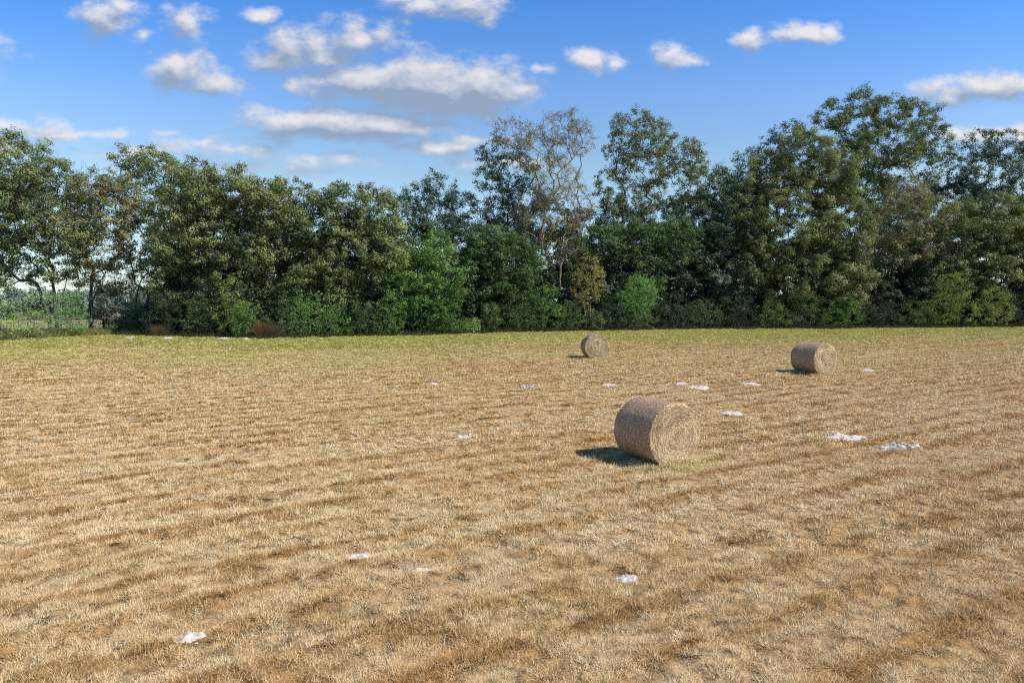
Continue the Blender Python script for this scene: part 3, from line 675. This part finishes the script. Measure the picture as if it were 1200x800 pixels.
for b in BALES:
    ax = np.array([sin(b['az']), cos(b['az'])]); pe = np.array([ax[1], -ax[0]])
    n = 420; side = r.integers(0, 4, n); q = r.uniform(-1, 1, n); o_ = np.abs(r.normal(0, .10, n))
    A_ = np.where(side < 2, np.where(side == 0, 1, -1)*(b['l']/2+o_-.02), q*b['l']/2); P_ = np.where(side < 2, q*.42, np.where(side == 2, 1, -1)*(.30+o_))
    xx = b['c'][0]+A_*ax[0]+P_*pe[0]; y_ = b['c'][1]+A_*ax[1]+P_*pe[1]
    P = np.stack([xx, y_, hfield(xx, y_)-.01], 1)
    v, f, ii = blades(P, r, 10, .12*r.uniform(.5, 1.4, n), .008 if b is BALES[0] else .016, .7, .04)
    gg = np.clip(r.normal(.45, .3, len(ii)), 0, 1)
    c = field_col(r.uniform(.4, 1, len(ii)), gg, np.zeros(len(ii)), 0)
    VV.append(v.astype(np.float32)); CC.append(np.repeat(c, 3, 0).astype(np.float32))
    # spilled straw lying flat
    n = 1500; th_ = r.uniform(0, 2*pi, n); rr_ = .55+np.abs(r.normal(0, .45, n)); xx = b['c'][0]+np.cos(th_)*rr_; y_ = b['c'][1]+np.sin(th_)*rr_
    P = np.stack([xx, y_, hfield(xx, y_)+.05], 1); v, f, ii = blades(P, r, 1, np.full(n, .10), .008, 3.0, .01)
    VV.append(v.astype(np.float32)); CC.append(np.repeat(PALEC*r.uniform(.7, 1, (n, 1)), 3, 0).astype(np.float32))
VV = np.concatenate(VV); CC = np.concatenate(CC)
o = mesh_np('stubble_grass', VV, np.arange(len(VV)).reshape(-1, 3), GRASS, attrs={'col': CC}); tag(o, 'dry mown straw coloured stubble grass covering the field', 'grass', kind='stuff')
print('stubble blades', len(VV)//3)

# weeds along the fence and a ragged fringe of tall grass at the foot of the wood
n = 2600; px = r.uniform(-120, 132, n); yw = np.interp(px, EX, EY)+r.normal(0.6, .9, n)
P = np.stack([(px-600)/F*yw, yw, np.zeros(n)], 1); hh = np.full(n, .75)*r.uniform(.4, 1.2, n)
v, f, ii = blades(P, r, 12, hh, .05, .45, .16)
gcol = np.array([.20, .25, .07])+(np.array([.42, .36, .18])-np.array([.20, .25, .07]))*(r.uniform(0, 1, len(f))**2)[:, None]
o = mesh_np('roadside_weeds', v, f, GM, attrs={'col': np.repeat(gcol, 3, 0)}); tag(o, 'green and straw coloured weeds growing along the foot of the wire fence', 'weeds', kind='stuff')
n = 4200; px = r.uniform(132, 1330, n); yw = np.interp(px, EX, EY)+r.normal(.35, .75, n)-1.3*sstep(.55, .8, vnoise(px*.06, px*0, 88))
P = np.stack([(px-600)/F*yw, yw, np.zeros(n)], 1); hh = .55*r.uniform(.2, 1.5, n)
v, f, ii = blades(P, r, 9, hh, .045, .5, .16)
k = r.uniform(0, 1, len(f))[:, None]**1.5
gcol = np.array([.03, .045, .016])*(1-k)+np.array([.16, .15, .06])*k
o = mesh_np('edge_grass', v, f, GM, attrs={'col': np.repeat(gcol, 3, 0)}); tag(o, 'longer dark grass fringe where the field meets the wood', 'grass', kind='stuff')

# ---------------------------------------------------------------- sand mounds
def sand_mat(name, spots):
    m, t, out = new_mat(name); geo = nd(t, 'ShaderNodeNewGeometry')
    n = nd(t, 'ShaderNodeTexNoise'); n.inputs['Scale'].default_value = 9; n.inputs['Detail'].default_value = 5; t.links.new(geo.outputs['Position'], n.inputs['Vector'])
    c = ramp(t, n.outputs['Fac'], [(spots, (.13, .12, .13)), (spots+.14, (.46, .41, .36)), (.72, (.78, .72, .66))])
    p = nd(t, 'ShaderNodeBsdfPrincipled'); p.inputs['Roughness'].default_value = .95; t.links.new(c, p.inputs['Base Color'])
    b = nd(t, 'ShaderNodeBump'); b.inputs['Strength'].default_value = .7; b.inputs['Distance'].default_value = .03; t.links.new(n.outputs['Fac'], b.inputs['Height']); t.links.new(b.outputs[0], p.inputs['Normal'])
    t.links.new(p.outputs[0], out.inputs[0]); return m
SAND = sand_mat('white_sand', .22); SPOT = sand_mat('speckled_sand', .42)
for i, (px, py, a_, b_, h_, lab) in enumerate(MOUNDS):
    k_ = .80 if i < 4 else .98
    a_, b_, h_ = a_*k_, b_*k_, h_*.6*k_
    r = np.random.default_rng(500+i); c = ground(px, py)
    K, J = 12, 40; th = np.linspace(0, 2*pi, J, endpoint=False); V = []
    seed = 900+i
    for k in range(K+1):
        q = k/K
        out_r = .75+.55*fbm(np.cos(th)*2.2+5, np.sin(th)*2.2+5, seed, 3)
        x = np.cos(th)*a_*q*out_r*1.25; y = np.sin(th)*b_*q*out_r*1.25
        bump = fbm(x/a_*2.4+20, y/b_*2.4+20, seed+3, 3)
        gz = hfield(x+c[0], y+c[1])
        z = gz+h_*(1-q*q)*(.2+1.3*bump)+.045*(fbm(x*14+9, y*14+4, seed+8, 3)-.5)*2.2+(.022 if i < 4 else .035)-.05*q**3
        V.append(np.stack([x, y, z], 1))
    V = np.concatenate(V); idx = np.arange((K+1)*J).reshape(K+1, J)
    Fq = np.stack([idx[:-1], np.roll(idx, -1, 1)[:-1], np.roll(idx, -1, 1)[1:], idx[1:]], -1).reshape(-1, 4)[J:]
    tri = np.stack([np.zeros(J, int), idx[1], np.roll(idx[1], -1)], 1)
    o = mesh_np('sand_mound', V, [Fq, tri], SPOT if i in (11, 4) else SAND, smooth=False)
    o.location = (c[0], c[1], 0)
    tag(o, lab, 'sand mound', 'sand mounds scattered over the field')

# ---------------------------------------------------------------- round hay bales
def hay_mats():
    m, t, out = new_mat('net_wrapped_hay'); tcn = nd(t, 'ShaderNodeTexCoord')
    mpn = nd(t, 'ShaderNodeMapping'); mpn.inputs['Scale'].default_value = (30, 2, 2); t.links.new(tcn.outputs['Object'], mpn.inputs[0])
    n = nd(t, 'ShaderNodeTexNoise'); n.inputs['Scale'].default_value = 2.2; n.inputs['Detail'].default_value = 6; n.inputs['Roughness'].default_value = .65; t.links.new(mpn.outputs[0], n.inputs['Vector'])
    n2 = nd(t, 'ShaderNodeTexNoise'); n2.inputs['Scale'].default_value = 38; n2.inputs['Detail'].default_value = 4; t.links.new(tcn.outputs['Object'], n2.inputs['Vector'])
    fac = mth(t, 'ADD', mth(t, 'MULTIPLY', n.outputs['Fac'], .5), mth(t, 'MULTIPLY', n2.outputs['Fac'], .5))
    c = ramp(t, fac, [(.34, (.13, .075, .04)), (.5, (.37, .23, .135)), (.66, (.88, .69, .50))])
    p = nd(t, 'ShaderNodeBsdfPrincipled'); p.inputs['Roughness'].default_value = .62; p.inputs['Specular IOR Level'].default_value = .45; t.links.new(c, p.inputs['Base Color'])
    b = nd(t, 'ShaderNodeBump'); b.inputs['Strength'].default_value = .9; b.inputs['Distance'].default_value = .03; t.links.new(fac, b.inputs['Height']); t.links.new(b.outputs[0], p.inputs['Normal'])
    t.links.new(p.outputs[0], out.inputs[0])
    m2, t, out = new_mat('coiled_hay_end'); tcn = nd(t, 'ShaderNodeTexCoord')
    sp = nd(t, 'ShaderNodeSeparateXYZ'); t.links.new(tcn.outputs['Object'], sp.inputs[0])
    yz = nd(t, 'ShaderNodeCombineXYZ'); t.links.new(sp.outputs['Y'], yz.inputs[0]); t.links.new(sp.outputs['Z'], yz.inputs[1])
    ln = nd(t, 'ShaderNodeVectorMath', operation='LENGTH'); t.links.new(yz.outputs[0], ln.inputs[0])
    ang = mth(t, 'ARCTAN2', sp.outputs['Y'], sp.outputs['Z'])
    cb = nd(t, 'ShaderNodeCombineXYZ'); t.links.new(mth(t, 'MULTIPLY', ln.outputs['Value'], 20), cb.inputs[0]); t.links.new(mth(t, 'MULTIPLY', ang, 1.3), cb.inputs[1])
    n = nd(t, 'ShaderNodeTexNoise'); n.inputs['Scale'].default_value = 1.6; n.inputs['Detail'].default_value = 4; t.links.new(cb.outputs[0], n.inputs['Vector'])
    n2 = nd(t, 'ShaderNodeTexNoise'); n2.inputs['Scale'].default_value = 30; n2.inputs['Detail'].default_value = 4; t.links.new(tcn.outputs['Object'], n2.inputs['Vector'])
    fac = mth(t, 'ADD', mth(t, 'MULTIPLY', n.outputs['Fac'], .55), mth(t, 'MULTIPLY', n2.outputs['Fac'], .45))
    c = ramp(t, fac, [(.36, (.22, .13, .06)), (.5, (.62, .44, .25)), (.64, (.92, .76, .52))])
    p = nd(t, 'ShaderNodeBsdfPrincipled'); p.inputs['Roughness'].default_value = .85; p.inputs['Specular IOR Level'].default_value = .2; t.links.new(c, p.inputs['Base Color'])
    b = nd(t, 'ShaderNodeBump'); b.inputs['Strength'].default_value = 1; b.inputs['Distance'].default_value = .04; t.links.new(fac, b.inputs['Height']); t.links.new(b.outputs[0], p.inputs['Normal'])
    t.links.new(p.outputs[0], out.inputs[0]); return m, m2
WRAP, ENDM = hay_mats()
def straws(base, tang, nrm, r, ln, wd, lift, mess=.22):
    n = len(base); d = unit(tang+nrm*lift[:, None]+r.normal(0, mess, (n, 3)))
    L_ = (ln*r.uniform(.4, 1.3, n))[:, None]; s = unit(np.cross(d, nrm+r.normal(0, .3, (n, 3))))*(wd*r.uniform(.6, 1.3, n)/2)[:, None]
    b0 = base-d*L_*.4
    v = np.stack([b0-s, b0+s, base+d*L_*.6], 1).reshape(-1, 3); return v, np.arange(n*3).reshape(-1, 3)
BL = ['nearest and largest round hay bale with coiled end and netted side',
      'round hay bale at the right of the field in front of the domed oak',
      'farthest and smallest round hay bale in the centre near the wood']
for i, B in enumerate(BALES):
    r = np.random.default_rng(800+i); Rr = B['d']/2; Ln = B['l']
    root = empty('hay_bale', (B['c'][0], B['c'][1], 0), BL[i], 'hay bale', 'round hay bales standing in the field')
    root.rotation_euler = (0, 0, pi/2-B['az'])      # local +X = visible end
    zc = Rr-.06
    def prof(th, x):
        rr_ = Rr*(1+.05*(vnoise(th*1.2+7*i, x*2.0+3, 70+i)-.5)+.015*(vnoise(th*6, x*9, 80+i)-.5))*(1-.035*np.clip((np.abs(x)/(Ln/2)), 0, 1)**6)
        y = np.cos(th)*rr_*(1.03-.03*np.sin(th)); z = zc+np.sin(th)*rr_*(.985 if i != 2 else .97)
        return y, np.maximum(z, .012*np.sin(x*9))
    J, K = 96, 28; th = np.linspace(0, 2*pi, J, endpoint=False); X_ = np.linspace(-Ln/2, Ln/2, K); V = []
    for x in X_:
        y, z = prof(th, np.full(J, x)); V.append(np.stack([np.full(J, x), y, z], 1))
    V = np.concatenate(V); idx = np.arange(K*J).reshape(K, J)
    Fq = np.stack([idx[:-1], np.roll(idx, -1, 1)[:-1], np.roll(idx, -1, 1)[1:], idx[1:]], -1).reshape(-1, 4)
    # strands on the wrap
    n = 3200; th2 = r.uniform(0, 2*pi, n); x2 = r.uniform(-Ln/2, Ln/2, n); y2, z2 = prof(th2, x2)
    base = np.stack([x2, y2, z2], 1); nr = np.stack([0*th2, np.cos(th2), np.sin(th2)], 1); tg = np.stack([0*th2, -np.sin(th2), np.cos(th2)], 1)
    wv = V-np.array([0, 0, zc]); o = mesh_np('net_wrap', wv, Fq, WRAP, root, smooth=True); o.location = (0, 0, zc)
    HAYM = GM
    # end faces: shallow cone with coils of straw
    for sgn in (1, -1):
        K2 = 30; V = []
        for k in range(K2+1):
            q = k/K2; y, z = prof(th, np.full(J, sgn*Ln/2)); y = y*q; z = (z-zc)*q
            coil = .008*np.sin(q*62+th)+.02*(vnoise(y*9+3, z*9+11, 90+i)-.5)
            x = sgn*(Ln/2+.055*(1-q**3)+coil*(1-q**8))
            V.append(np.stack([x+0*y, y, z], 1))
        V = np.concatenate(V); idx = np.arange((K2+1)*J).reshape(K2+1, J)
        Fq = np.stack([idx[:-1], np.roll(idx, -1, 1)[:-1], np.roll(idx, -1, 1)[1:], idx[1:]], -1).reshape(-1, 4)[J:]
        tri = np.stack([np.zeros(J, int), idx[1], np.roll(idx[1], -1)], 1)
        eo = mesh_np('coiled_end', V, [Fq, tri], ENDM, root, smooth=True); eo.location = (0, 0, zc)
        n = 7000; rr2 = Rr*np.sqrt(r.uniform(0, 1, n))*.985; t2 = r.uniform(0, 2*pi, n)
        base2 = np.stack([sgn*(Ln/2+.05*(1-(rr2/Rr)**3)+.012), np.cos(t2)*rr2, np.sin(t2)*rr2], 1)
        base2[:, 2] = np.maximum(base2[:, 2], -zc+.01)
        tg2 = np.stack([0*t2, -np.sin(t2), np.cos(t2)], 1)*np.sign(r.normal(size=n))[:, None]
        nr2 = np.tile([sgn*1., 0, 0], (n, 1))
        v, f = straws(base2, tg2, nr2, r, .16, .011 if i == 0 else .018, np.abs(r.normal(0, .18, n)), .24)
        kk = r.uniform(0, 1, n)
        cc_ = np.array([.44, .27, .13])*(1-kk[:, None])+np.array([1.0, .86, .62])*kk[:, None]
        darkc = (.5*vnoise(np.cos(t2)*rr2*4+9*i, np.sin(t2)*rr2*4+5, 66)+.5*vnoise(rr2*26+t2*.8, t2*1.3+3, 67+i))[:, None]; cc_ = np.minimum(cc_*(.5+1.15*darkc), 1)
        st = mesh_np('loose_straw', v, f, GM, eo, attrs={'col': np.repeat(cc_, 3, 0)})
    v, f = straws(base-np.array([0, 0, zc]), tg, nr, r, .09, .007 if i == 0 else .013, np.abs(r.normal(0, .12, len(base))), .12)
    kk = r.uniform(0, 1, len(base)); cc_ = np.array([.22, .135, .08])*(1-kk[:, None])+np.array([.74, .55, .37])*kk[:, None]
    mesh_np('loose_straw', v, f, GM, o, attrs={'col': np.repeat(cc_, 3, 0)})
